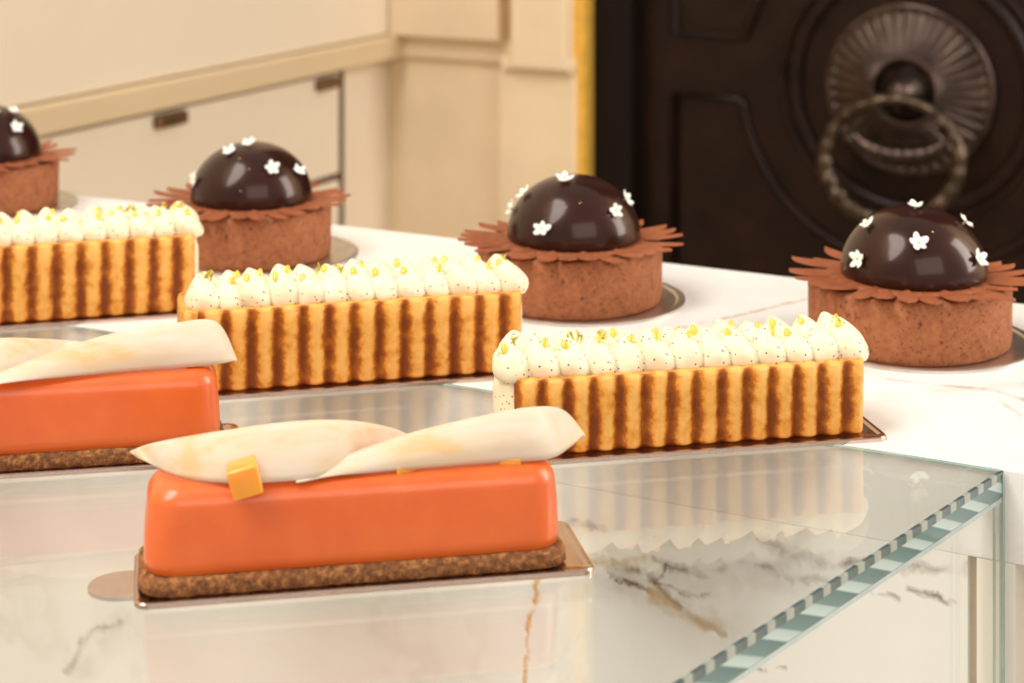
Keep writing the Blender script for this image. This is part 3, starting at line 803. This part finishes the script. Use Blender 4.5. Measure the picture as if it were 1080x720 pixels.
def flower(parent, pos, nrm, s, rnd):
    e = bpy.data.objects.new('flower', None); COL.objects.link(e); e.parent = parent; e.location = pos; e.empty_display_size = 0.003
    tl = Vector((rnd.uniform(-.35, .35), rnd.uniform(-.45, .0), rnd.uniform(-.2, .5)))
    e.rotation_mode = 'QUATERNION'; e.rotation_quaternion = (Vector(nrm)+tl).normalized().to_track_quat('Z', 'X')
    for k in range(5):
        a = 2*pi*k/5+rnd.uniform(-.2, .2); sc = s*rnd.uniform(0.85, 1.15)
        bm = bmesh.new(); blob(bm, Vector((0, 0, 0)), 0.0017*sc, 0.00125*sc, 0.0003, sub=2)
        for v in bm.verts:
            v.co.z += (v.co.x/0.0017)*0.0004 + v.co.x**2*160; v.co.x += 0.0019*sc
        o = link('petal', bm, M['white_petal'], e); o.rotation_euler.z = a; o.location.z = 0.0009
    bm = bmesh.new(); blob(bm, Vector((0, 0, 0.0009)), 0.0007*s, 0.0007*s, 0.0006); blob(bm, Vector((0, 0, 0.0)), 0.0004, 0.0004, 0.0012)
    link('flower_centre', bm, M['flower_centre'], e)

def round_tart(c, label, blabel, seed, flowers, gold, roff, rz, notch=False, boff=(0.004, 0.001)):
    rnd = random.Random(seed); c = Vector((c.x, c.y, Z0))
    # board
    t = thing('cake_board', blabel, 'cake board', c+Vector((boff[0], boff[1], 0)), rz, 'round foil cake boards')
    bm = bmesh.new(); R = 0.0465
    lathe(bm, [(0, 0), (R, 0), (R, 0.0012), (R-0.0008, 0.0016), (R-0.003, 0.0015), (R-0.0042, 0.0008), (0, 0.0008)], 96)
    sharp(link('board', bm, M['silver'], t), 25)
    t = thing('chocolate_tart', label, 'tart', c+Vector((0, 0, 0.0008)), 0, 'round chocolate tarts')
    bm = bmesh.new(); Rc = 0.0402; Hc = 0.0245
    lathe(bm, [(0, 0), (Rc-0.002, 0), (Rc-0.0008, 0.0006), (Rc-0.0002, 0.002), (Rc, 0.012), (Rc+0.0001, Hc-0.002), (Rc-0.0005, Hc-0.0004), (Rc-0.0016, Hc), (0, Hc)], 128,
          fr=lambda a, z: 1+0.004*mnoise.noise(Vector((cos(a)*9+seed, sin(a)*9, z*220))))
    link('cocoa_crust', bm, M['cocoa'], t)
    # petal disc
    bm = bmesh.new(); lathe(bm, [(0, Hc+0.0001), (0.033, Hc+0.0001), (0.0335, Hc+0.0009), (0.030, Hc+0.0017), (0, Hc+0.0019)], 64)
    disc = link('petal_disc', bm, M['petal'], t)
    n = 27
    for k in range(n):
        a = 2*pi*k/n+rnd.uniform(-0.035, 0.035)+roff
        Lp = rnd.uniform(0.0215, 0.0245) if not (k % 7 == 3) else 0.0195
        back = max(0, sin(a))
        bm = petal_mesh(Lp, 0.0041, 0.0011, rnd.uniform(-0.0006, 0.0016)+0.0012*back)
        o = sharp(link('petal', bm, M['petal'], disc), 30)
        r0 = 0.026; o.location = (r0*cos(a), r0*sin(a), Hc+0.0007+(0.0006 if k % 2 else 0.0)); o.rotation_euler = (rnd.uniform(-.12, .12), rnd.uniform(-.05, .03), a)
    # dome
    Rd, Hd, zb = 0.0292, 0.0275, Hc+0.0016
    bm = bmesh.new(); prof = [(0, 0), (Rd-0.0012, 0), (Rd-0.0002, 0.0008)]
    for k in range(0, 27):
        a = pi/2*k/26; prof.append((Rd*cos(a)**0.92 if k < 26 else 0, 0.0018+(Hd-0.0018)*sin(a)**1.04))
    lathe(bm, prof, 96); dm = link('glazed_dome', bm, M['dome'], t, True, loc=(0.0018, 0, zb))
    def sp(az, el):
        ca, ce, se = Vector((cos(az), sin(az), 0)), cos(el), sin(el)
        return Vector((0.0018, 0, zb))+ca*(Rd*ce**0.92)+Vector((0, 0, 0.0018+(Hd-0.0018)*se**1.04)), (ca*ce+Vector((0, 0, se))).normalized()
    for (az, el) in flowers:
        p, nr = sp(rad(az), rad(el)); flower(t, p+nr*0.0006, nr, rnd.uniform(0.95, 1.15), rnd)
    for (az, el) in gold:
        p, nr = sp(rad(az), rad(el)); bm = bmesh.new(); blob(bm, p, 0.0005, 0.0004, 0.0004, sub=1); link('gold_leaf', bm, M['goldleaf'], t)
    return t
round_tart(P(959, 360), 'round chocolate tart with glossy dome, rightmost, in front of the dark door', 'round foil cake board under the rightmost chocolate tart', 11,
           [(-95, 84), (-163, 48), (-150, 18), (-98, 38), (-40, 20), (-12, 50)], [(-80, 50)], 0.05, 0)
round_tart(P(601, 316), 'round chocolate tart with glossy dome at centre, before the brass strip', 'round foil cake board under the centre chocolate tart', 12,
           [(-118, 74), (-172, 44), (-178, 26), (-120, 17), (-48, 33), (-18, 40)], [(-85, 45), (-100, 40)], 0.0, 0.3)
round_tart(P(261, 269), 'round chocolate tart with glossy dome, second from the left edge', 'round foil cake board under the second chocolate tart from the left edge', 13,
           [(-90, 82), (-128, 62), (-155, 24), (-58, 40), (-22, 32)], [(-85, 42), (-100, 55), (-92, 18)], 0.1, 0.5, boff=(0.0065, 0.002))
round_tart(Vector((-0.2875, 1.038, 0)), 'round chocolate tart with glossy dome cut off by the left edge', 'round foil cake board under the chocolate tart cut off by the left edge', 14,
           [(-35, 38), (-12, 60), (-60, 62)], [(-80, 40)], 0.07, 0.5)

# turn the whole place so that the counter and the walls run along the world axes
TURN = Matrix.Rotation(A, 4, 'Z')
bpy.context.view_layer.update()
for o in list(bpy.data.objects):
    if o.parent is None: o.matrix_world = TURN @ o.matrix_world
